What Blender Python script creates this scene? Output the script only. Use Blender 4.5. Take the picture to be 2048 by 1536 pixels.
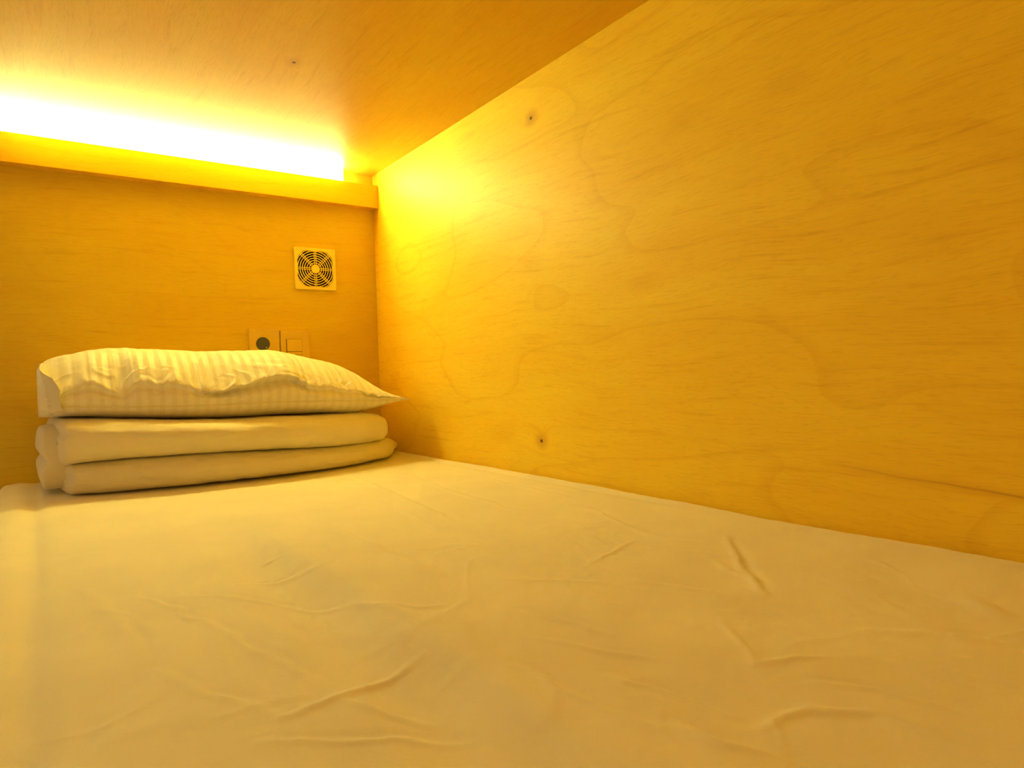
import bpy, bmesh, math
import numpy as np
from mathutils import Matrix, Vector

for o in list(bpy.data.objects):
    bpy.data.objects.remove(o, do_unlink=True)
SC = bpy.context.scene
COL = SC.collection

# ------------------------------------------------------------------ camera
# world: right wall x = 0, back (head) wall y = 0, sheet top z = 0, metres
YAW, PITCH, ROLL, FPX = 0.6170, -0.0171, -0.0320, 1328.4
fw = Vector((math.sin(YAW)*math.cos(PITCH), math.cos(YAW)*math.cos(PITCH), math.sin(PITCH)))
rt = Vector((math.cos(YAW), -math.sin(YAW), 0.0))
up = rt.cross(fw)
r2 = math.cos(ROLL)*rt + math.sin(ROLL)*up
u2 = -math.sin(ROLL)*rt + math.cos(ROLL)*up
cd = bpy.data.cameras.new('camera')
cd.sensor_width = 36.0
cd.lens = FPX/2048.0*36.0
cd.clip_start = 0.01
cam = bpy.data.objects.new('camera', cd)
m = Matrix.Identity(4)
for i in range(3):
    m[i][0], m[i][1], m[i][2] = r2[i], u2[i], -fw[i]
m[0][3], m[1][3], m[2][3] = -0.8463, -1.8932, 0.2172
cam.matrix_world = m
COL.objects.link(cam)
SC.camera = cam

# ------------------------------------------------------------------ world, exposure
LED_STRENGTH = 12.0
LED_COLOR = (1.0, 1.02, 0.38, 1)
AMBIENT = 0.058                     # dim dormitory beyond the open left side
w = bpy.data.worlds.new('dim_dormitory')
SC.world = w
w.use_nodes = True
bg = w.node_tree.nodes['Background']
bg.inputs[0].default_value = (1.0, 0.60, 0.22, 1)
bg.inputs[1].default_value = AMBIENT
vs = SC.view_settings
vs.view_transform = 'Standard'
vs.look = 'None'
vs.gamma = 1.0
vs.exposure = 3.0
vs.use_curve_mapping = False
# light bounces many times between the pale plywood panels
SC.cycles.max_bounces = 8
SC.cycles.diffuse_bounces = 6
SC.cycles.glossy_bounces = 3
SC.cycles.use_light_tree = False      # a single lamp

# ------------------------------------------------------------------ helpers
def tag(o, label=None, cat=None, group=None, kind=None):
    if label: o['label'] = label
    if cat: o['category'] = cat
    if group: o['group'] = group
    if kind: o['kind'] = kind
    return o

def link(name, me, mat=None, parent=None, smooth=False):
    o = bpy.data.objects.new(name, me)
    COL.objects.link(o)
    if mat is not None and len(me.materials) == 0:
        me.materials.append(mat)
    if parent is not None:
        o.parent = parent
    if smooth:
        me.polygons.foreach_set('use_smooth', [True]*len(me.polygons))
    return o

def empty(name, loc):
    o = bpy.data.objects.new(name, None)
    o.location = loc
    o.empty_display_size = 0.05
    COL.objects.link(o)
    return o

def bm_obj(name, bm, mat, parent=None, smooth=False):
    bmesh.ops.recalc_face_normals(bm, faces=bm.faces[:])
    me = bpy.data.meshes.new(name)
    bm.to_mesh(me); bm.free()
    return link(name, me, mat, parent, smooth)

def add_box(bm, lo, hi, bevel=0.0):
    vs_ = [bm.verts.new((x, y, z)) for x in (lo[0], hi[0]) for y in (lo[1], hi[1]) for z in (lo[2], hi[2])]
    fs = [(0,1,3,2), (4,6,7,5), (0,4,5,1), (2,3,7,6), (0,2,6,4), (1,5,7,3)]
    faces = [bm.faces.new([vs_[i] for i in f]) for f in fs]
    if bevel:
        es = list({e for f in faces for e in f.edges})
        bmesh.ops.bevel(bm, geom=es, offset=bevel, segments=2, profile=0.6, affect='EDGES')

def box(name, lo, hi, mat, parent=None, bevel=0.0):
    bm = bmesh.new()
    add_box(bm, lo, hi, bevel)
    return bm_obj(name, bm, mat, parent)

def lathe_y(bm, prof, n=48, c=(0, 0, 0)):
    """prof: list of (radius, y); spun about the y axis through c."""
    rings = []
    for r, y in prof:
        if r < 1e-7:
            rings.append([bm.verts.new((c[0], c[1]+y, c[2]))])
        else:
            rings.append([bm.verts.new((c[0]+r*math.cos(2*math.pi*k/n), c[1]+y, c[2]+r*math.sin(2*math.pi*k/n))) for k in range(n)])
    for a, b in zip(rings[:-1], rings[1:]):
        for k in range(n):
            q = [a[k % len(a)], a[(k+1) % len(a)], b[(k+1) % len(b)], b[k % len(b)]]
            u = []
            for v in q:
                if v not in u: u.append(v)
            if len(u) > 2: bm.faces.new(u)

def grid_mesh(name, P, closed_v=False, uv=None):
    """P: (nu, nv, 3) -> quad mesh; closed_v wraps the second axis."""
    nu, nv, _ = P.shape
    me = bpy.data.meshes.new(name)
    idx = np.arange(nu*nv).reshape(nu, nv)
    if closed_v:
        j1 = np.roll(idx, -1, axis=1)
        a, b, c, d = idx[:-1], idx[1:], j1[1:], j1[:-1]
    else:
        a, b, c, d = idx[:-1, :-1], idx[1:, :-1], idx[1:, 1:], idx[:-1, 1:]
    F = np.stack([a, b, c, d], -1).reshape(-1, 4)
    me.vertices.add(nu*nv)
    me.vertices.foreach_set('co', P.reshape(-1).astype(np.float32))
    me.loops.add(F.size)
    me.loops.foreach_set('vertex_index', F.reshape(-1).astype(np.int32))
    me.polygons.add(len(F))
    me.polygons.foreach_set('loop_start', np.arange(0, F.size, 4, dtype=np.int32))
    me.polygons.foreach_set('use_smooth', np.ones(len(F), dtype=bool))
    if uv is not None:
        ul = me.uv_layers.new(name='UVMap')
        U = uv.reshape(-1, 2)[F.reshape(-1)]
        ul.data.foreach_set('uv', U.reshape(-1).astype(np.float32))
    me.update(calc_edges=True)
    me.validate()
    return me

_rng = np.random.default_rng(7)
_T = _rng.random((256, 256))
def vnoise(x, y):
    x = np.asarray(x, float); y = np.asarray(y, float)
    xi = np.floor(x).astype(int); yi = np.floor(y).astype(int)
    fx = x-xi; fy = y-yi
    fx = fx*fx*fx*(fx*(fx*6-15)+10); fy = fy*fy*fy*(fy*(fy*6-15)+10)
    g = lambda i, j: _T[i & 255, j & 255]
    a = g(xi, yi)*(1-fx)+g(xi+1, yi)*fx
    b = g(xi, yi+1)*(1-fx)+g(xi+1, yi+1)*fx
    return (a*(1-fy)+b*fy)*2-1
def fbm(x, y, o=3, ox=0.0):
    s = 0; amp = 1.0
    for k in range(o):
        s = s+amp*vnoise(x*2**k+ox+17.3*k, y*2**k+31.7*k+ox*1.7); amp *= 0.5
    return s
def sstep(a, b, x):
    t = np.clip((x-a)/(b-a), 0, 1)
    return t*t*(3-2*t)

# ------------------------------------------------------------------ materials
class NT:
    def __init__(self, mat):
        mat.use_nodes = True
        self.t = mat.node_tree
        self.b = self.t.nodes['Principled BSDF']
    def n(self, typ, **kw):
        nd = self.t.nodes.new(typ)
        for k, v in kw.items(): setattr(nd, k, v)
        return nd
    def l(self, a, b): self.t.links.new(a, b)
    def math(self, op, a, b=None, c=None, clamp=False):
        nd = self.n('ShaderNodeMath', operation=op); nd.use_clamp = clamp
        for i, v in enumerate((a, b, c)):
            if v is None: continue
            if isinstance(v, (int, float)): nd.inputs[i].default_value = v
            else: self.l(v, nd.inputs[i])
        return nd.outputs[0]
    def noise(self, vec, scale=1.0, detail=2.0, rough=0.5, dist=0.0, dim='2D'):
        nd = self.n('ShaderNodeTexNoise')
        nd.noise_dimensions = dim
        nd.inputs['Scale'].default_value = scale
        nd.inputs['Detail'].default_value = detail
        nd.inputs['Roughness'].default_value = rough
        nd.inputs['Distortion'].default_value = dist
        self.l(vec, nd.inputs['Vector'])
        return nd.outputs['Fac']
    def vec(self, x, y, z):
        nd = self.n('ShaderNodeCombineXYZ')
        for i, v in enumerate((x, y, z)):
            if isinstance(v, (int, float)): nd.inputs[i].default_value = v
            else: self.l(v, nd.inputs[i])
        return nd.outputs[0]
    def sm(self, v, a, b, lo=0.0, hi=1.0):
        nd = self.n('ShaderNodeMapRange'); nd.interpolation_type = 'SMOOTHSTEP'
        self.l(v, nd.inputs[0])
        for i, q in enumerate((a, b, lo, hi)): nd.inputs[i+1].default_value = q
        return nd.outputs[0]
    def mix(self, f, a, b, typ='MIX'):
        nd = self.n('ShaderNodeMix', data_type='RGBA', blend_type=typ)
        if isinstance(f, (int, float)): nd.inputs[0].default_value = f
        else: self.l(f, nd.inputs[0])
        for i, v in ((6, a), (7, b)):
            if isinstance(v, tuple): nd.inputs[i].default_value = v
            else: self.l(v, nd.inputs[i])
        return nd.outputs[2]
    def bump(self, h, strength, dist):
        nd = self.n('ShaderNodeBump')
        nd.inputs['Strength'].default_value = strength
        nd.inputs['Distance'].default_value = dist
        self.l(h, nd.inputs['Height'])
        self.l(nd.outputs[0], self.b.inputs['Normal'])

WOOD_LIGHT = (0.92, 0.685, 0.055, 1)
WOOD_MID = (0.89, 0.585, 0.035, 1)
WOOD_DARK = (0.66, 0.37, 0.03, 1)

def wood(name, la, ca, seed, knots=(), streak=None, rough=0.48, contour=0.04, tone=(1.0, 1.0)):
    """varnished plywood: la = axis along the grain, ca = axis across it."""
    tn = lambda c: (c[0]*tone[0], c[1]*tone[1], c[2]*tone[1], 1)      # scales the wood colours panel by panel
    mat = bpy.data.materials.new(name)
    k = NT(mat)
    tc = k.n('ShaderNodeTexCoord')
    sp = k.n('ShaderNodeSeparateXYZ')
    k.l(tc.outputs['Object'], sp.inputs[0])
    L, C = sp.outputs[la], sp.outputs[ca]
    # grain wanders across and is pushed aside around each knot
    wob = k.noise(k.vec(k.math('MULTIPLY_ADD', L, 2.2, seed), k.math('MULTIPLY', C, 5.0), 0.0), 1.0, 2.0)
    Cw = k.math('MULTIPLY_ADD', wob, 0.05, C)
    kd = []
    for (kl, kc, s) in knots:
        dl = k.math('MULTIPLY', k.math('SUBTRACT', L, kl), 0.8 if s > 0.6 else 0.4)
        dc = k.math('SUBTRACT', C, kc)
        d = k.math('SQRT', k.math('ADD', k.math('MULTIPLY', dl, dl), k.math('MULTIPLY', dc, dc)))
        kd.append((d, s))
        Cw = k.math('ADD', Cw, k.math('MULTIPLY', k.sm(d, 0.0, 0.05, 0.02*s, 0.0), 1.0))
    fieldv = k.vec(k.math('MULTIPLY_ADD', L, 1.5, seed+3.1), k.math('MULTIPLY', Cw, 4.2), 0.0)
    field = k.noise(fieldv, 1.0, 1.5, 0.45)
    ring = k.math('FRACT', k.math('MULTIPLY', field, 4.0))
    ringd = k.math('MULTIPLY', k.sm(ring, 0.0, 0.10), k.sm(ring, 0.45, 1.0, 1.0, 0.72))
    ringd = k.math('MAXIMUM', ringd, k.sm(ring, 0.0, 0.03, 0.75, 0.0))
    blotch = k.noise(k.vec(k.math('MULTIPLY_ADD', L, 2.6, seed+7.7), k.math('MULTIPLY', Cw, 9.0), 0.0), 1.0, 2.0, 0.55)
    streakn = k.noise(k.vec(k.math('MULTIPLY_ADD', L, 5.0, seed+1.3), k.math('MULTIPLY', Cw, 90.0), 0.0), 1.0, 2.0, 0.6)
    fine = k.noise(k.vec(k.math('MULTIPLY_ADD', L, 38.0, seed+5.9), k.math('MULTIPLY', Cw, 420.0), 0.0), 1.0, 1.0, 0.6, 0.8)
    f1 = k.math('MULTIPLY_ADD', k.sm(blotch, 0.25, 0.75), 0.55, k.math('MULTIPLY', ringd, 0.22))
    f1 = k.math('ADD', f1, k.math('MULTIPLY', k.sm(streakn, 0.3, 0.75), 0.22))
    c = k.mix(k.math('MULTIPLY', f1, 1.0, clamp=True), tn(WOOD_MID), tn(WOOD_LIGHT))
    dk = k.math('MULTIPLY', k.sm(fine, 0.48, 0.72), 0.20)
    dk = k.math('ADD', dk, k.math('MULTIPLY', k.sm(streakn, 0.42, 0.22), 0.22))
    dk = k.math('ADD', dk, k.math('MULTIPLY', k.math('MULTIPLY', k.sm(ring, 0.0, 0.02), k.sm(ring, 0.02, 0.16, 1.0, 0.0)), contour), clamp=True)
    c = k.mix(dk, c, tn(WOOD_DARK))
    for d, s in kd:
        c = k.mix(k.sm(d, 0.002, 0.026, 0.55*s, 0.0), c, (0.55, 0.24, 0.04, 1))
        if s > 0.6:
            c = k.mix(k.sm(d, 0.0018, 0.0048, 0.95, 0.0), c, (0.10, 0.035, 0.01, 1))
    if streak:
        (l0, c0), (l1, c1), wd = streak
        sl = (c1-c0)/(l1-l0)
        line = k.math('MULTIPLY_ADD', k.math('SUBTRACT', L, l0), sl, c0)
        wv = k.noise(k.vec(k.math('MULTIPLY', L, 9.0), seed, 0.0), 1.0, 2.0)
        line = k.math('MULTIPLY_ADD', k.math('SUBTRACT', wv, 0.5), 0.010, line)
        dd = k.math('ABSOLUTE', k.math('SUBTRACT', C, line))
        msk = k.math('MULTIPLY', k.sm(dd, 0.0, wd, 0.38, 0.0), k.sm(L, l0, l0+0.85*(l1-l0)))
        msk2 = k.math('MULTIPLY', k.sm(dd, 0.0, wd*5, 0.3, 0.0), k.sm(L, l0, l0+0.5*(l1-l0)))
        c = k.mix(msk2, c, WOOD_DARK)
        c = k.mix(msk, c, (0.30, 0.12, 0.03, 1))
    k.l(c, k.b.inputs['Base Color'])
    rr = k.math('MULTIPLY_ADD', k.math('SUBTRACT', fine, 0.5), 0.14, rough)
    k.l(rr, k.b.inputs['Roughness'])
    k.b.inputs['Specular IOR Level'].default_value = 0.16
    k.b.inputs['Coat Weight'].default_value = 0.0
    k.b.inputs['Coat Roughness'].default_value = 0.30
    return mat

def cotton(name, col, stripes=None, seed=0.0, weave=1400.0):
    mat = bpy.data.materials.new(name)
    k = NT(mat)
    tc = k.n('ShaderNodeTexCoord')
    ob = tc.outputs['Object']
    n1 = k.noise(ob, 9.0, 2.0, dim='3D')
    c = k.mix(k.sm(n1, 0.3, 0.7), tuple(q*0.95 for q in col[:3])+(1,), col)
    rough = 0.85
    n2 = k.noise(ob, 160.0, 1.0, 0.6, dim='3D')
    h = n2
    if stripes:
        sp = k.n('ShaderNodeSeparateXYZ'); k.l(tc.outputs['UV'], sp.inputs[0])
        s = k.math('FRACT', k.math('MULTIPLY', sp.outputs[0], 1.0/stripes))
        band = k.math('MULTIPLY', k.sm(s, 0.02, 0.12), k.sm(s, 0.48, 0.58, 1.0, 0.0))
        c = k.mix(k.math('MULTIPLY', band, 0.28), c, (0.70, 0.655, 0.52, 1))
        k.l(k.math('MULTIPLY_ADD', band, 0.45, 0.45), k.b.inputs['Roughness'])
        k.l(k.math('MULTIPLY_ADD', band, -0.45, 0.55), k.b.inputs['Specular IOR Level'])
    else:
        k.b.inputs['Roughness'].default_value = rough
    k.l(c, k.b.inputs['Base Color'])
    k.b.inputs['Sheen Weight'].default_value = 0.15
    k.b.inputs['Sheen Roughness'].default_value = 0.5
    k.bump(h, 0.18, 0.0015)
    return mat

def plain(name, col, rough=0.5, metal=0.0, coat=0.0, spots=0.04):
    mat = bpy.data.materials.new(name)
    k = NT(mat)
    tc = k.n('ShaderNodeTexCoord')
    n = k.noise(tc.outputs['Object'], 60.0, 1.0, dim='3D')
    c = k.mix(k.sm(n, 0.3, 0.7), tuple(q*(1-spots) for q in col[:3])+(1,), col)
    k.l(c, k.b.inputs['Base Color'])
    k.b.inputs['Roughness'].default_value = rough
    k.b.inputs['Metallic'].default_value = metal
    k.b.inputs['Coat Weight'].default_value = coat
    return mat

M_RIGHT = wood('plywood_right', 1, 2, 2.0,
               knots=[(-0.798, 0.742, 1.0), (-0.80, 0.073, 1.0), (-0.783, 0.447, 0.28), (-1.098, 0.362, 0.22),
                      (-1.37, 0.60, 0.25)],
               streak=((-1.34, 0.090), (-1.70, 0.062), 0.0022), contour=0.15)
M_LEFT = wood('plywood_left', 0, 2, 31.0)
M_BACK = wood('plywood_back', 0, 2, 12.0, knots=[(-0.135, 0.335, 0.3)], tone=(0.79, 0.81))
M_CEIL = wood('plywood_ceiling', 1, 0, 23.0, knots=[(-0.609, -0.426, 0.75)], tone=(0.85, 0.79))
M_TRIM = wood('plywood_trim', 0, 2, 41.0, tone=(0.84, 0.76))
M_BASE = wood('plywood_base', 1, 0, 52.0)
M_SHEET = cotton('sheet_cotton', (0.84, 0.80, 0.66, 1))
M_DUVET = cotton('duvet_cotton', (0.83, 0.78, 0.58, 1))
M_PILLOW = cotton('pillowcase_satin_stripe', (0.88, 0.86, 0.78, 1), stripes=0.0215)
M_GRILLE = plain('cream_plastic', (0.93, 0.76, 0.16, 1), 0.42)
M_DARK = plain('dark_plastic', (0.035, 0.025, 0.02, 1), 0.55)
M_PLATE = plain('champagne_plastic', (0.70, 0.51, 0.10, 1), 0.42)
M_KEY = plain('champagne_plastic_key', (0.72, 0.53, 0.11, 1), 0.40)
M_KNOB = plain('charcoal_plastic', (0.075, 0.085, 0.16, 1), 0.45)
M_ALU = plain('white_aluminium', (0.8, 0.8, 0.8, 1), 0.4, 0.3)
M_CORE = plain('mattress_ticking', (0.7, 0.68, 0.62, 1), 0.9)
M_LED = bpy.data.materials.new('led_diffuser')
_k = NT(M_LED)
_k.b.inputs['Base Color'].default_value = (0.9, 0.9, 0.88, 1)
_k.b.inputs['Emission Color'].default_value = LED_COLOR
_k.b.inputs['Emission Strength'].default_value = LED_STRENGTH

# ------------------------------------------------------------------ the pod
H = 0.828            # ceiling above the sheet
XL = -0.945          # left wall
YF = -2.06           # open foot end
ZB = -0.135          # bed base
TH = 0.018
GX, GZ, GH = -0.1881, 0.534, 0.060      # fan grille centre and half size

tag(box('wall_right', (0, YF, ZB-TH), (TH, TH, H+TH), M_RIGHT), 'varnished yellow plywood side wall with two dark knots', 'wall', kind='structure')
tag(box('wall_front', (XL, YF-TH, ZB-TH), (TH, YF, H+TH), M_LEFT), 'varnished plywood foot wall opposite the pillow', 'wall', kind='structure')
tag(box('trim_3', (XL-TH, YF-TH, ZB-TH), (XL, TH, -0.03), M_LEFT, bevel=0.002), 'low plywood bed rail along the open side', 'trim', kind='structure')
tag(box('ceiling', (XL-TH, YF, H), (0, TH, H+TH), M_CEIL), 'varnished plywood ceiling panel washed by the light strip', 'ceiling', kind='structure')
tag(box('floor', (XL, YF, ZB-TH), (0, TH, ZB), M_BASE), 'plywood bed base under the mattress', 'floor', kind='structure')

# back wall panel with a square opening for the fan
bm = bmesh.new()
hs = 0.050
xs = [XL-TH, GX-hs, GX+hs, 0.0]
zs = [ZB, GZ-hs, GZ+hs, H]
for (y, flip) in ((0.0, False), (TH, True)):
    V = [[bm.verts.new((x, y, z)) for z in zs] for x in xs]
    for i in range(3):
        for j in range(3):
            if i == 1 and j == 1: continue
            bm.faces.new([V[i][j], V[i+1][j], V[i+1][j+1], V[i][j+1]])
    if not flip: V0 = V
    else: V1 = V
loop_in = [(1, 1), (2, 1), (2, 2), (1, 2)]
loop_out = [(0, 0), (1, 0), (2, 0), (3, 0), (3, 1), (3, 2), (3, 3), (2, 3), (1, 3), (0, 3), (0, 2), (0, 1)]
for lp in (loop_in, loop_out):
    for a, b in zip(lp, lp[1:]+lp[:1]):
        bm.faces.new([V0[a[0]][a[1]], V0[b[0]][b[1]], V1[b[0]][b[1]], V1[a[0]][a[1]]])
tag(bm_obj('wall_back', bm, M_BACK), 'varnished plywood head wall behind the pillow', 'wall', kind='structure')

# light cove: fascia board and the ledge board behind it
ZT, ZU, D = 0.7903, 0.7227, 0.0378
FB = 0.005           # fascia thickness
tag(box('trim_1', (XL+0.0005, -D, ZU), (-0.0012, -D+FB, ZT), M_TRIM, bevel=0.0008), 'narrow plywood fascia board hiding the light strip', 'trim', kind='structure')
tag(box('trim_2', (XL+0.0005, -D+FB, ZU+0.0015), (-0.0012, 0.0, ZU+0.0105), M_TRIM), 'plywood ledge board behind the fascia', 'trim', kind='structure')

# LED batten standing on the ledge right behind the fascia, its diffuser rising above it
LZ = ZU+0.0105
led = empty('led_batten', (-0.52, -0.021, LZ))
tag(led, 'glowing white LED light batten in the cove under the ceiling', 'light')
lx0, lx1 = XL+0.03, -0.105
def lbox(name, lo, hi, mat, par, bevel=0.0):
    o = box(name, lo, hi, mat, None, bevel)
    o.parent = par
    o.matrix_parent_inverse = Matrix.Translation(-Vector(par.location))
    return o
lbox('channel', (lx0, -0.0270, LZ), (lx1, -0.0100, 0.8240), M_ALU, led, 0.001)
lbox('diffuser', (lx0+0.0005, -0.0325, 0.772), (lx1-0.0005, -0.0270, 0.8255), M_LED, led)
for xx in (lx0-0.002, lx1):
    lbox('end_cap', (xx, -0.0325, LZ), (xx+0.002, -0.0095, 0.776), M_ALU, led)

# ------------------------------------------------------------------ mattress and sheet
MX0, MX1, MY0, MY1 = -0.930, -0.0025, -1.985, -0.004
tag(box('mattress', (MX0+0.006, MY0+0.006, ZB), (MX1-0.004, MY1-0.006, -0.012), M_CORE, bevel=0.004), 'thin foam mattress under the fitted sheet', 'mattress')

CREASES = [   # (points, amplitude, width, mode) in metres; mode 0 ridge, 1 ridge with a groove beside it
    ([(-.781,-1.08),(-.744,-1.207),(-.725,-1.284),(-.703,-1.389),(-.687,-1.448)], .0012, .004, 1),
    ([(-.728,-1.462),(-.692,-1.457),(-.66,-1.45),(-.62,-1.441)], .0020, .0045, 0),
    ([(-.722,-1.156),(-.685,-1.207),(-.645,-1.274),(-.618,-1.297)], .0013, .005, 1),
    ([(-.786,-1.323),(-.763,-1.385),(-.74,-1.431),(-.726,-1.464)], .0011, .004, 1),
    ([(-.69,-1.458),(-.672,-1.498),(-.653,-1.525)], .0014, .004, 0),
    ([(-.67,-1.144),(-.647,-1.157),(-.62,-1.157)], .0014, .005, 1),
    ([(-.645,-1.079),(-.623,-1.071)], .0016, .005, 0),
    ([(-.747,-1.482),(-.716,-1.507),(-.672,-1.533),(-.645,-1.554)], .0011, .0035, 1),
    ([(-.137,-1.354),(-.25,-1.467),(-.291,-1.515)], .0016, .005, 1),
    ([(-.236,-1.404),(-.264,-1.477),(-.287,-1.518)], .0013, .005, 0),
    ([(-.363,-1.343),(-.3,-1.318),(-.25,-1.301)], .0012, .004, 0),
    ([(-.509,-1.406),(-.49,-1.453),(-.481,-1.505)], .0015, .004, 1),
    ([(-.535,-1.47),(-.509,-1.521),(-.483,-1.559)], .0012, .004, 0),
    ([(-.58,-1.506),(-.573,-1.54),(-.569,-1.585),(-.56,-1.628)], .0016, .004, 1),
    ([(-.531,-1.557),(-.52,-1.592),(-.511,-1.64)], .0018, .0045, 1),
    ([(-.374,-1.529),(-.426,-1.591),(-.434,-1.605)], .0012, .004, 0),
    ([(-.434,-1.605),(-.38,-1.629)], .0013, .004, 0),
    ([(-.509,-1.659),(-.485,-1.657),(-.463,-1.663),(-.442,-1.691),(-.441,-1.727)], .0018, .004, 0),
    ([(-.432,-1.646),(-.408,-1.675),(-.404,-1.71)], .0016, .004, 1),
    ([(-.164,-1.634),(-.19,-1.677)], .0025, .010, 0),
    ([(-.55,-1.629),(-.544,-1.66),(-.529,-1.681)], .0020, .005, 1),
    ([(-.283,-.424),(-.32,-.744),(-.355,-1.029)], .0014, .006, 1),
    ([(-.084,-.465),(-.11,-.803),(-.121,-1.043)], .0012, .006, 1),
    ([(-.521,-.894),(-.516,-1.107),(-.509,-1.274)], .0014, .008, 1),
    ([(-.20,-.60),(-.235,-.85),(-.25,-1.08)], .0010, .006, 1),
    ([(-.30,-1.62),(-.27,-1.66),(-.25,-1.70)], .0016, .006, 1),
    ([(-.36,-1.40),(-.33,-1.46),(-.32,-1.50)], .0010, .005, 1),
    ([(-.47,-1.32),(-.42,-1.36),(-.38,-1.41)], .0010, .005, 0),
    ([(-.15,-1.10),(-.19,-1.22),(-.21,-1.33)], .0010, .006, 1),
    ([(-.83,-.95),(-.80,-1.15),(-.79,-1.30)], .0010, .007, 1),
    ([(-.62,-1.28),(-.60,-1.34),(-.585,-1.40)], .0015, .005, 0),
    ([(-.60,-1.33),(-.575,-1.36),(-.55,-1.37)], .0012, .004, 0),
]
def crease_height(X, Y):
    h = np.zeros_like(X)
    for pts, amp, wd, mode in CREASES:
        pts = np.array(pts); seg = np.linalg.norm(np.diff(pts, axis=0), axis=1); tot = seg.sum()
        x0, x1 = pts[:, 0].min()-.05, pts[:, 0].max()+.05
        y0, y1 = pts[:, 1].min()-.05, pts[:, 1].max()+.05
        mk = (X > x0) & (X < x1) & (Y > y0) & (Y < y1)
        if not mk.any(): continue
        px, py = X[mk], Y[mk]
        px = px+0.004*fbm(px*30, py*30, 2, 5.0)
        best = np.full(px.shape, 9.0); sgn = np.zeros(px.shape); along = np.zeros(px.shape); acc = 0.0
        for (a, b, s) in zip(pts[:-1], pts[1:], seg):
            d = (b-a)/s
            t = np.clip((px-a[0])*d[0]+(py-a[1])*d[1], 0, s)
            dx, dy = px-a[0]-t*d[0], py-a[1]-t*d[1]
            ds = np.hypot(dx, dy)
            up_ = ds < best
            best = np.where(up_, ds, best)
            sgn = np.where(up_, np.sign(d[0]*dy-d[1]*dx)*ds, sgn)
            along = np.where(up_, (acc+t)/tot, along)
            acc += s
        tp = np.clip(np.sin(np.pi*np.clip(along*0.92+0.04, 0, 1)), 0, 1)**0.6
        if mode == 0: f = np.exp(-(best/wd)**2)
        else: f = np.exp(-(best/wd)**2)-0.8*np.exp(-((sgn-1.8*wd)/(1.3*wd))**2)*np.exp(-(best/(5*wd))**2)
        h[mk] += 1.25*amp*tp*f
    return h

def sheet_height(X, Y):
    h = crease_height(X, Y)
    # long soft fold that runs from the head towards the foot
    cx = -0.612+0.020*fbm(Y*3.0, Y*0+2.0, 2)
    d = X-cx
    a = sstep(-0.70, -1.15, Y)
    h += a*0.0085*np.where(d < 0, np.exp(-(d/0.020)**2), np.exp(-(d/0.10)**2))
    h -= a*0.0055*np.exp(-((d+0.050)/0.026)**2)
    # second soft fold, and slack near the foot
    d2 = X-(-0.43+0.03*fbm(Y*2.2, Y*0+9.0, 2))
    h += sstep(-1.25, -1.6, Y)*0.005*np.exp(-(d2/0.05)**2)
    # rolled edges of the mattress
    h += -0.0045*np.exp(-((X+0.862)/0.013)**2)+0.003*np.exp(-((X+0.895)/0.016)**2)
    far = sstep(-1.35, -1.0, Y)
    h += far*(-0.0025*np.exp(-((X+0.040)/0.010)**2)+0.002*np.exp(-((X+0.018)/0.012)**2))
    # the sheet rumples gently everywhere
    near = 0.5+0.5*sstep(-0.6, -1.3, Y)
    h += 0.0022*fbm(X*5, Y*3.2, 2, 3.0)*near
    h += 0.0007*near*fbm(X*26+3*fbm(X*4, Y*4, 1), Y*14, 3, 11.0)
    rid = 1-np.abs(fbm(X*16+1.5*fbm(X*5, Y*5, 2, 2.0), Y*9+1.5*fbm(X*5, Y*5, 2, 8.0), 2, 21.0))
    h += 0.0006*near*np.clip(rid-0.72, 0, 1)/0.28
    return h

def edge_profile(lo, hi, r, drop, n_flat):
    """positions p and drops h over one side-to-side run, with rounded edges."""
    th = np.linspace(math.pi/2, 0, 7)
    p = [lo]*3+list(lo+r-r*np.sin(th))[1:]
    h = list(-np.linspace(drop, r, 3))+list(-r+r*np.cos(th))[1:]
    flat = n_flat
    pr = [hi-(q-lo) for q in p][::-1]
    return np.array(p+list(flat)+pr), np.array(h+[0.0]*len(flat)+h[::-1])
R_ = 0.016
px_, hx_ = edge_profile(MX0, MX1, R_, 0.10, np.linspace(MX0+R_, MX1-R_, 372)[1:-1])
yflat = np.concatenate([np.linspace(MY0+R_, -1.78, 60)[1:], np.linspace(-1.78, -1.0, 372)[1:], np.linspace(-1.0, MY1-R_, 300)[1:-1]])
py_, hy_ = edge_profile(MY0, MY1, R_, 0.10, yflat)
X, Y = np.meshgrid(px_, py_, indexing='ij')
Z = np.maximum(hx_[:, None]+hy_[None, :], -0.10)
inside = (sstep(MX0, MX0+0.02, X)*sstep(MX1, MX1-0.012, X)*sstep(MY0, MY0+0.03, Y)*sstep(MY1, MY1-0.03, Y))
settle = 1-np.clip(sstep(-0.46, -0.36, Y)*sstep(-0.87, -0.82, X)*sstep(0.0, -0.10, X), 0, 1)   # pressed flat under the duvet
Z = Z+sheet_height(X, Y)*inside*(0.15+0.85*settle)
sheet = link('fitted_sheet', grid_mesh('fitted_sheet', np.stack([X, Y, Z], -1)), M_SHEET)
tag(sheet, 'creased plain white fitted sheet covering the mattress', 'bed sheet')

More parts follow.
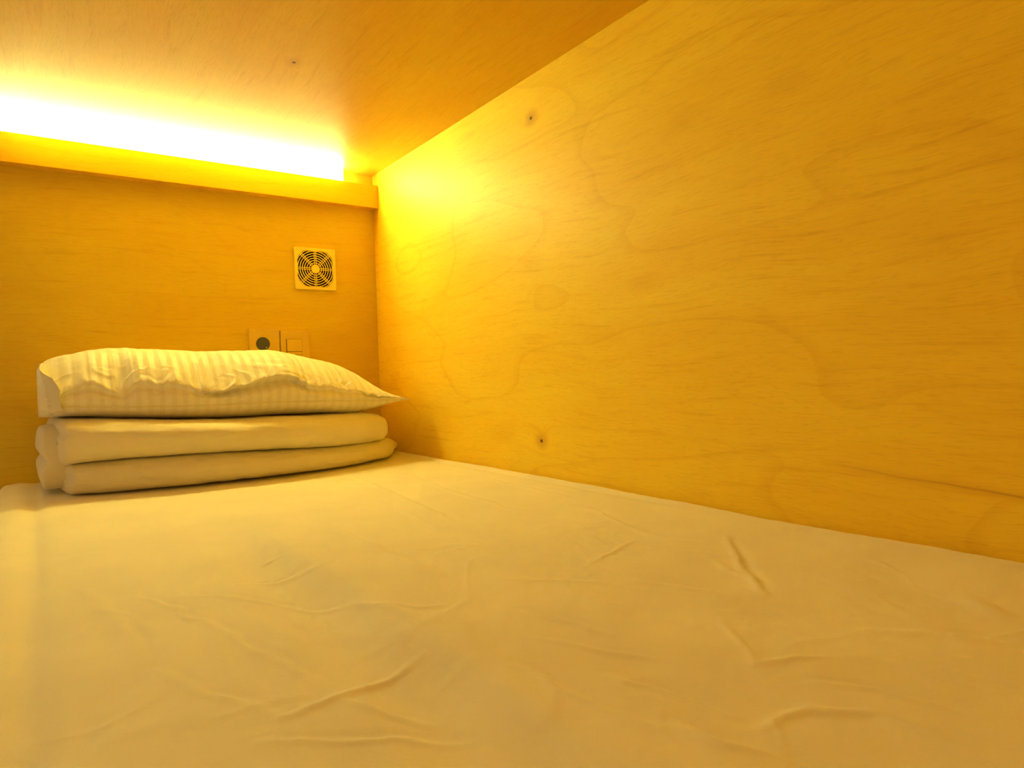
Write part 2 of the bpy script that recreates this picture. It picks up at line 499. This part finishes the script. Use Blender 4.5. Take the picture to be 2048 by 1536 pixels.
# ------------------------------------------------------------------ folded duvet
def lerp_tab(x, tab):
    xs_ = np.array([t[0] for t in tab]); ys_ = np.array([t[1] for t in tab])
    # smooth cubic interpolation (Catmull-Rom through the keys)
    mslope = np.gradient(ys_, xs_)
    i = np.clip(np.searchsorted(xs_, x)-1, 0, len(xs_)-2)
    h_ = xs_[i+1]-xs_[i]; t = np.clip((x-xs_[i])/h_, 0, 1)
    return ((2*t**3-3*t**2+1)*ys_[i]+(t**3-2*t**2+t)*h_*mslope[i]+(-2*t**3+3*t**2)*ys_[i+1]+(t**3-t**2)*h_*mslope[i+1])

def slab(name, xl, xr, yf, yb, zb, zt, parent, seed, capl=0.03, capr=0.03, n=3.2, wr=0.0012, ns=220, nt=96, groove=0.010, gz=0.0, capk=2.4):
    """puffy folded layer. xl, xr: (front, back) end positions; yf, yb, zb, zt: functions of x."""
    L = xr[0]-xl[0]
    a = np.concatenate([np.linspace(0, capl/L, 22)**1.0, np.linspace(capl/L, 1-capr/L, ns)[1:-1], 1-np.linspace(capr/L, 0, 22)])
    a[:22] = (capl/L)*(1-np.cos(np.linspace(0, math.pi/2, 22)))
    a[-22:] = 1-((capr/L)*(1-np.cos(np.linspace(0, math.pi/2, 22))))[::-1]
    e = np.ones_like(a)
    l_ = a*L < capl; r_ = (1-a)*L < capr
    e[l_] = (1-np.clip(1-a[l_]*L/capl, 0, 1)**capk)**(1/capk)
    e[r_] = (1-np.clip(1-(1-a[r_])*L/capr, 0, 1)**capk)**(1/capk)
    th = np.linspace(0, 2*math.pi, nt, endpoint=False)
    cs, sn = np.cos(th), np.sin(th)
    cy = -np.sign(cs)*np.abs(cs)**(2/n*0.55)        # -1 front .. +1 back, squarish in depth
    cz = np.sign(sn)*np.abs(sn)**(2/2.6)
    A, CY = np.meshgrid(a, cy, indexing='ij'); _, CZ = np.meshgrid(a, cz, indexing='ij')
    E = e[:, None]
    f = (CY*0.5+0.5)
    x_l = xl[0]+(xl[1]-xl[0])*f; x_r = xr[0]+(xr[1]-xr[0])*f
    Xs = x_l+(x_r-x_l)*A
    xm = xl[0]+L*a
    YF_, YB_, ZB_, ZT_ = (g(xm)[:, None] for g in (yf, yb, zb, zt))
    capr_d = 0.045*(1-E)        # ends draw in depthwise a little
    yc, hy = (YF_+YB_)/2, (YB_-YF_)/2
    Ys = yc+CY*(hy-capr_d)
    zc, hz = (ZB_+ZT_)/2, (ZT_-ZB_)/2
    Zs = zc+CZ*hz*E
    # rumples
    w_ = wr*fbm(Xs*11+seed, th[None, :]*1.3+0*Xs, 3, seed)
    w_ = w_+0.6*wr*fbm(Xs*38+seed, th[None, :]*3.0+Xs*9, 2, seed+4)
    Ys = Ys-cs[None, :]*w_*1.6
    Zs = Zs+sn[None, :]*w_*0.8
    # plies show as a groove round the left end
    capw = sstep(0.10, 0.0, A*L)*sstep(0.0, 0.02, A*L+0.004)
    Xs = Xs+groove*np.exp(-((CZ*E-gz)/0.16)**2)*sstep(0.06, 0.0, A*L)
    Zs = np.maximum(Zs, 0.0006)
    me = grid_mesh(name, np.stack([Xs, Ys, Zs], -1), closed_v=True)
    bm = bmesh.new(); bm.from_mesh(me)
    bmesh.ops.remove_doubles(bm, verts=bm.verts[:], dist=1e-5)
    bmesh.ops.holes_fill(bm, edges=[ed for ed in bm.edges if ed.is_boundary], sides=0)
    bmesh.ops.recalc_face_normals(bm, faces=bm.faces[:])
    bm.to_mesh(me); bm.free()
    o = link(name, me, M_DUVET, parent, True)
    o.matrix_parent_inverse = Matrix.Translation(-Vector(parent.location))
    return o

duv = empty('folded_duvet', (-0.46, -0.20, 0.0))
tag(duv, 'white duvet folded into two thick layers on the sheet', 'duvet')
yf_low = lambda x: lerp_tab(x, [(-.86,-.330),(-.804,-.352),(-.675,-.392),(-.488,-.416),(-.317,-.397),(-.176,-.345),(-.10,-.285),(-.05,-.215)])
yf_up = lambda x: lerp_tab(x, [(-.86,-.345),(-.81,-.362),(-.675,-.392),(-.488,-.410),(-.317,-.395),(-.20,-.365),(-.12,-.33)])
back = lambda x: 0*x-0.030
slab('lower_fold', (-0.812, -0.850), (-0.030, -0.018), yf_low, back, lambda x: 0*x+0.0006,
     lambda x: lerp_tab(x, [(-.86,.060),(-.758,.068),(-.672,.070),(-.479,.065),(-.251,.056),(-.12,.056),(-.03,.050)]), duv, 3.0, capl=0.016, capr=0.10, capk=2.0, groove=0.003, gz=0.25)
slab('upper_fold', (-0.822, -0.845), (-0.118, -0.100), yf_up, back,
     lambda x: lerp_tab(x, [(-.86,.056),(-.758,.064),(-.672,.066),(-.479,.061),(-.251,.051),(-.10,.052)]),
     lambda x: lerp_tab(x, [(-.86,.155),(-.80,.153),(-.66,.1435),(-.573,.1375),(-.5,.1335),(-.406,.1335),(-.314,.1305),(-.176,.1265),(-.09,.115)]), duv, 8.0, capl=0.018, capr=0.035, capk=2.8, groove=0.006, gz=0.42)
slab('tucked_ply', (-0.853, -0.862), (-0.70, -0.70), lambda x: 0*x-0.300, lambda x: 0*x-0.035,
     lambda x: 0*x+0.010, lambda x: lerp_tab(x, [(-.87,.126),(-.83,.138),(-.70,.130)]), duv, 14.0, capl=0.012, capr=0.03, ns=60, groove=0.009, capk=3.0)

# ------------------------------------------------------------------ pillow
pil = empty('pillow', (-0.45, -0.20, 0.14))
tag(pil, 'plump pillow in a satin striped white pillowcase on the folded duvet', 'pillow')
P_TOP = [(-.852,.262),(-.835,.274),(-.784,.288),(-.738,.297),(-.652,.297),(-.539,.290),(-.45,.291),(-.354,.286),(-.305,.276),(-.24,.261),(-.173,.235),(-.118,.203),(-.080,.176),(-.052,.158)]
P_SEAM = [(-.852,.182),(-.80,.178),(-.70,.172),(-.576,.168),(-.472,.167),(-.408,.167),(-.185,.159),(-.052,.156)]
P_BOT = [(-.852,.156),(-.80,.153),(-.66,.143),(-.573,.137),(-.503,.133),(-.406,.133),(-.314,.130),(-.176,.126),(-.12,.137),(-.08,.148),(-.052,.154)]
P_YR = [(-.852,-.300),(-.82,-.312),(-.70,-.324),(-.54,-.342),(-.40,-.347),(-.25,-.338),(-.15,-.325),(-.052,-.312)]
P_YB = [(-.852,-.045),(-.70,-.035),(-.30,-.035),(-.15,-.045),(-.052,-.070)]
P_RID = [(-.852,.196),(-.821,.198),(-.789,.212),(-.76,.217),(-.70,.206),(-.685,.222),(-.637,.218),(-.591,.212),(-.539,.196),(-.476,.208),(-.36,.221),(-.335,.204),(-.275,.199),(-.177,.176),(-.10,.164),(-.052,.157)]
xs_ = np.concatenate([-.852+.03*(1-np.cos(np.linspace(0, math.pi/2, 30))), np.linspace(-.822, -.052, 420)[1:]])
zt, zs, zb, yr, yb, zr = (lerp_tab(xs_, T)[:, None] for T in (P_TOP, P_SEAM, P_BOT, P_YR, P_YB, P_RID))
X1 = xs_[:, None]
rag = sstep(-.85, -.80, X1)*sstep(-.08, -.16, X1)*(1-0.75*sstep(-.55, -.50, X1)*sstep(-.34, -.38, X1))
zr = zr+rag*(0.0035*fbm(X1*42, X1*0+5, 2)+0.0022*fbm(X1*120, X1*0+8, 2))
zr = np.maximum(zr, zs+0.001)
el = np.clip((X1+.852)/.022, 0, 1); el = np.sqrt(1-(1-el)**2)        # blunt left end
zt = zs+(zt-zs)*(0.86+0.14*el)
# how far the cloth folds over itself along the front crease
fold = 0.011*sstep(-.60, -.52, X1)*sstep(-.32, -.37, X1)+0.0055*(1+0.7*fbm(X1*17, X1*0+3, 2))*sstep(-.85, -.80, X1)*sstep(-.07, -.18, X1)
ns1, ns2, ns3 = 34, 130, 60
a1 = np.linspace(0, 1, ns1)[None, :-1]            # front seam up to the crease
ys_ = yr+0.35*fold                                 # seam line sits a little behind the crease
Y_a = ys_*(1-a1)+yr*a1+fold*1.1*np.exp(-((a1-0.80)/0.16)**2)-0.006*np.sin(np.pi*np.clip(a1/0.7, 0, 1))*(zr-zs)/0.05
Z_a = zs+(zr-zs)*a1
a2 = np.linspace(0, 1, ns2)[None, :]**1.15        # crease over the crown to the back seam
hmax = zt-(zr*0.55+zs*0.45)
base = zr*(1-a2)+zs*a2
Z_b = base+hmax*np.sin(np.pi*a2**0.92)**0.96
Y_b = yr+(yb-yr)*a2
roll = 0.006*np.exp(-a2/0.02)*(fold/0.011)         # rounded lip of the fold
Y_b = Y_b-roll*0.5*np.sin(np.pi*np.clip(a2/0.05, 0, 1))
ph = np.linspace(0, math.pi, ns3+2)[None, 1:-1]    # back seam underneath to the front seam
cl, sl_ = np.sign(np.cos(ph))*np.abs(np.cos(ph))**(2/2.8), np.abs(np.sin(ph))**(2/2.4)
ycn, hyn = (ys_+yb)/2, (yb-ys_)/2
Y_c = ycn+cl*hyn
Z_c = zs-sl_*(zs-zb)
Xa, Xb, Xc = (np.repeat(X1, q.shape[1], 1) for q in (Z_a, Z_b, Z_c))
# gathers fanning up from the crease, broad dents on the crown, fine crumples
near_c = np.exp(-(a2/0.10)**2)
g_b = fbm(Xb*60+4*fbm(Xb*9, Y_b*30, 2), Y_b*14, 3, 6.0)*near_c
Z_b = Z_b+0.0030*g_b*sstep(0, 0.02, a2)
Z_b = Z_b+0.0030*fbm(Xb*8, a2*6.0+0*Xb, 3, 19.0)*np.sin(np.pi*a2)
Z_b = Z_b+0.0008*fbm(Xb*55, Y_b*45+Xb*20, 2, 33.0)*np.sin(np.pi*a2)**0.5
Y_a = Y_a-0.0022*fbm(Xa*30, a1*2.0+0*Xa, 3, 52.0)*np.sin(np.pi*a1)
Z_c = Z_c+0.0010*fbm(Xc*14, ph*2+0*Xc, 2, 40.0)*np.sin(ph)
Pp = np.concatenate([np.stack([np.broadcast_to(q, z_.shape) for q, z_ in ((x_, z_), (y_, z_), (z_, z_))], -1) for x_, y_, z_ in ((Xa, Y_a, Z_a), (Xb, Y_b, Z_b), (Xc, Y_c, Z_c))], 1).copy()
# the right-hand side gathers to pointed corners: middle of the edge pulled in
edge = sstep(-.22, -.052, Pp[:, :, 0])
fy = np.clip((Pp[:, :, 1]-yr)/(yb-yr), 0, 1)
Pp[:, :, 0] -= 0.03*edge*np.sin(np.pi*fy)
UV = np.zeros(Pp.shape[:2]+(2,))
UV[:, :, 0] = Pp[:, :, 0]
UV[:, :, 1] = np.linspace(0, 1, Pp.shape[1])[None, :]
me = grid_mesh('pillowcase', Pp, closed_v=True, uv=UV)
bm = bmesh.new(); bm.from_mesh(me)
bmesh.ops.holes_fill(bm, edges=[ed for ed in bm.edges if ed.is_boundary], sides=0)
bmesh.ops.recalc_face_normals(bm, faces=bm.faces[:])
bm.to_mesh(me); bm.free()
pc = link('pillowcase', me, M_PILLOW, pil, True)
pc.matrix_parent_inverse = Matrix.Translation(-Vector(pil.location))

# piped seam round the front and right edge
def tube(name, pts, r, mat, parent, n=8):
    pts = np.array(pts); T = np.gradient(pts, axis=0); T /= np.linalg.norm(T, axis=1)[:, None]
    upv = np.array([0, 0, 1.0])
    S = np.cross(T, upv); S /= np.linalg.norm(S, axis=1)[:, None]; U = np.cross(S, T)
    th = np.linspace(0, 2*math.pi, n, endpoint=False)
    P = pts[:, None, :]+r*(np.cos(th)[None, :, None]*S[:, None, :]+np.sin(th)[None, :, None]*U[:, None, :])
    me = grid_mesh(name, P, closed_v=True)
    bm = bmesh.new(); bm.from_mesh(me)
    bmesh.ops.holes_fill(bm, edges=[ed for ed in bm.edges if ed.is_boundary], sides=0)
    bm.to_mesh(me); bm.free()
    o = link(name, me, mat, parent, True)
    o.matrix_parent_inverse = Matrix.Translation(-Vector(parent.location))
    return o
seam_pts = Pp[20:, 0, :].copy(); seam_pts[:, 1] -= 0.0006
tube('seam', seam_pts[::3], 0.0013, M_DUVET, pil)

# open hem of the pillowcase hanging at the left end
nh, nv = 60, 40
yy = np.linspace(-0.330, -0.060, nh); vv = np.linspace(0, 1, nv)
YY, VV = np.meshgrid(yy, vv, indexing='ij')
topz = 0.266-0.018*np.exp(-((YY+0.06)/0.05)**2)-0.030*sstep(-0.27, -0.330, YY)
botz = 0.160+0.010*sstep(-0.27, -0.330, YY)
hz_ = topz+(botz-topz)*VV
hx0 = -0.846+0.010*VV+0.004*np.sin(VV*math.pi)+0.0028*fbm(YY*30, VV*3, 2, 60.0)+0.018*sstep(-0.295, -0.330, YY)
outer = np.stack([hx0, YY, hz_], -1)
inner = outer.copy(); inner[:, :, 0] += 0.0025
ring = np.concatenate([outer, inner[:, ::-1, :]], 1)
me = grid_mesh('pillowcase_hem', ring, closed_v=True)
bm = bmesh.new(); bm.from_mesh(me)
bmesh.ops.holes_fill(bm, edges=[ed for ed in bm.edges if ed.is_boundary], sides=0)
bmesh.ops.recalc_face_normals(bm, faces=bm.faces[:])
bm.to_mesh(me); bm.free()
hem = link('pillowcase_hem', me, M_DUVET, pil, True)
hem.matrix_parent_inverse = Matrix.Translation(-Vector(pil.location))

# ------------------------------------------------------------------ ventilation fan
fan = empty('ventilation_fan', (GX, 0.0, GZ))
tag(fan, 'square cream ventilation fan grille with concentric rings on the head wall', 'fan')
# frame: square outside, circle clipped by a square inside
bm = bmesh.new()
N = 128; RO, CL = 0.0600, 0.0518; FT = 0.0060
outer_, inner_ = [], []
for q in range(N):
    a = 2*math.pi*(q+0.5)/N
    c, s = math.cos(a), math.sin(a)
    p_ = 40.0
    ro = GH/((abs(c)**p_+abs(s)**p_)**(1/p_))
    ro = min(ro, GH/max(abs(c), abs(s)))
    ri = min(RO, CL/max(abs(c), abs(s)))
    outer_.append((ro*c, ro*s)); inner_.append((ri*c, ri*s))
of = [bm.verts.new((x*0.985, -FT, z*0.985)) for x, z in outer_]
om = [bm.verts.new((x, -FT+0.0012, z)) for x, z in outer_]
ob_ = [bm.verts.new((x, -0.0002, z)) for x, z in outer_]
if_ = [bm.verts.new((x, -FT, z)) for x, z in inner_]
ib = [bm.verts.new((x, -0.0002, z)) for x, z in inner_]
for q in range(N):
    r_ = (q+1) % N
    for A_, B_ in ((of, om), (om, ob_), (if_, of), (ib, if_), (ob_, ib)):
        bm.faces.new([A_[q], A_[r_], B_[r_], B_[q]])
bm_obj('frame', bm, M_GRILLE, fan)
bm = bmesh.new()
lathe_y(bm, [(0, -FT-0.0006), (0.0105, -FT-0.0006), (0.0122, -FT+0.0004), (0.0122, -0.003), (0, -0.003)], 40)
bm_obj('hub', bm, M_GRILLE, fan)
for rr_ in (0.0178, 0.0245, 0.0312, 0.0378, 0.0445, 0.0512):
    bm = bmesh.new()
    lathe_y(bm, [(rr_-0.0011, -FT+0.0012), (rr_+0.0011, -FT+0.0012), (rr_+0.0011, -FT+0.0032), (rr_-0.0011, -FT+0.0032), (rr_-0.0011, -FT+0.0012)], 72)
    bm_obj('ring', bm, M_GRILLE, fan)
# the outermost ring only shows as an arc in each corner of the opening
for q in range(4):
    bm = bmesh.new()
    rr_, pv = 0.0575, None
    for i in range(13):
        a = math.pi/4+q*math.pi/2+(i/12-0.5)*0.86
        cv = [bm.verts.new((r*math.cos(a), y, r*math.sin(a))) for r, y in ((rr_-.0011, -FT+.0012), (rr_+.0011, -FT+.0012), (rr_+.0011, -FT+.0032), (rr_-.0011, -FT+.0032))]
        if pv:
            for t in range(4): bm.faces.new([pv[t], pv[(t+1) % 4], cv[(t+1) % 4], cv[t]])
        if i in (0, 12): bm.faces.new(cv)
        pv = cv
    bm_obj('ring_arc', bm, M_GRILLE, fan)
for q in range(8):
    ang = q*math.pi/4
    rlen = 0.0525 if q % 2 == 0 else 0.0602
    for off in (-0.0024, 0.0024):
        bm = bmesh.new()
        add_box(bm, (0.0115, -FT+0.0002, off-0.00085), (rlen, -FT+0.0024, off+0.00085))
        bmesh.ops.rotate(bm, verts=bm.verts[:], cent=(0, 0, 0), matrix=Matrix.Rotation(ang, 3, 'Y'))
        bm_obj('spoke', bm, M_GRILLE, fan)
# dark fan body in the wall opening, with its rotor
bm = bmesh.new()
s_ = 0.0495
for lo, hi in (((-s_, 0.001, -s_), (-s_+0.002, 0.045, s_)), ((s_-0.002, 0.001, -s_), (s_, 0.045, s_)),
               ((-s_+0.002, 0.001, -s_), (s_-0.002, 0.045, -s_+0.002)), ((-s_+0.002, 0.001, s_-0.002), (s_-0.002, 0.045, s_)),
               ((-s_, 0.045, -s_), (s_, 0.047, s_))):
    add_box(bm, lo, hi)
bm_obj('housing', bm, M_DARK, fan)
bm = bmesh.new()
lathe_y(bm, [(0, 0.012), (0.016, 0.012), (0.018, 0.014), (0.018, 0.036), (0, 0.036)], 32)
for q in range(7):
    a0 = 2*math.pi*q/7
    v_ = []
    for rr_ in (0.017, 0.044):
        for (da, y) in ((0.0, 0.014), (0.62, 0.034)):
            for ty in (0, 0.0012):
                v_.append(bm.verts.new((rr_*math.cos(a0+da), y+ty, rr_*math.sin(a0+da))))
    for f in ((0,2,6,4), (1,5,7,3), (0,4,5,1), (2,3,7,6), (0,1,3,2), (4,6,7,5)):
        bm.faces.new([v_[i] for i in f])
bm_obj('rotor', bm, M_DARK, fan)

# ------------------------------------------------------------------ wall plates
def plate_base(name, x0, x1, ztop, label, cat):
    wv, hv = x1-x0, 0.083
    cxp, czp = (x0+x1)/2, ztop-hv/2
    e = empty(name, (cxp, 0.0, czp))
    tag(e, label, cat)
    return e, wv/2, hv/2
e1, hw, hh = plate_base('control_plate', -0.3805, -0.2990, 0.3590, 'square champagne wall plate with a round charcoal dial above the pillow', 'wall plate')
bm = bmesh.new(); add_box(bm, (-hw, -0.0085, -hh), (hw, 0.0, hh), 0.0016); bm_obj('plate', bm, M_PLATE, e1)
bm = bmesh.new()
lathe_y(bm, [(0.0182, -0.0084), (0.0200, -0.0098), (0.0212, -0.0084)], 48); bm_obj('bezel', bm, M_KEY, e1, True)
bm = bmesh.new()
lathe_y(bm, [(0, -0.0096), (0.0165, -0.0096), (0.0184, -0.0092), (0.0186, -0.0080), (0, -0.0080)], 48)
dial = bm_obj('dial', bm, M_KNOB, e1); dial['label'] = 'round charcoal dial'
bm = bmesh.new(); lathe_y(bm, [(0, -0.0104), (0.0016, -0.0103), (0.0018, -0.0095), (0, -0.0095)], 16, (0.009, 0, -0.0105)); bm_obj('indicator', bm, M_ALU, dial)
for o_ in e1.children:
    if o_.name.startswith(('dial', 'bezel')): o_.location = (-0.004, 0, 0.0005)

e2, hw, hh = plate_base('light_switch', -0.2955, -0.2150, 0.3545, 'square champagne light switch with a small rocker key beside the dial plate', 'switch')
bm = bmesh.new(); add_box(bm, (-hw, -0.0085, -hh), (hw, 0.0, hh), 0.0016); bm_obj('plate', bm, M_PLATE, e2)
kx0, kx1 = -0.0245, 0.0185
lb = -0.0085
bm = bmesh.new(); add_box(bm, (kx0-0.0012, lb-0.0004, -0.0260), (kx1+0.0008, lb+0.0010, 0.0180)); bm_obj('key_gap', bm, M_DARK, e2)
bm = bmesh.new(); add_box(bm, (kx0+0.0004, lb-0.0026, -0.0165), (kx1, lb+0.0006, 0.0175), 0.0006); bm_obj('rocker_key', bm, M_KEY, e2)
bm = bmesh.new(); add_box(bm, (kx0+0.0004, lb-0.0020, -0.0255), (kx1, lb+0.0006, -0.0176), 0.0005); bm_obj('lower_key', bm, M_KEY, e2)
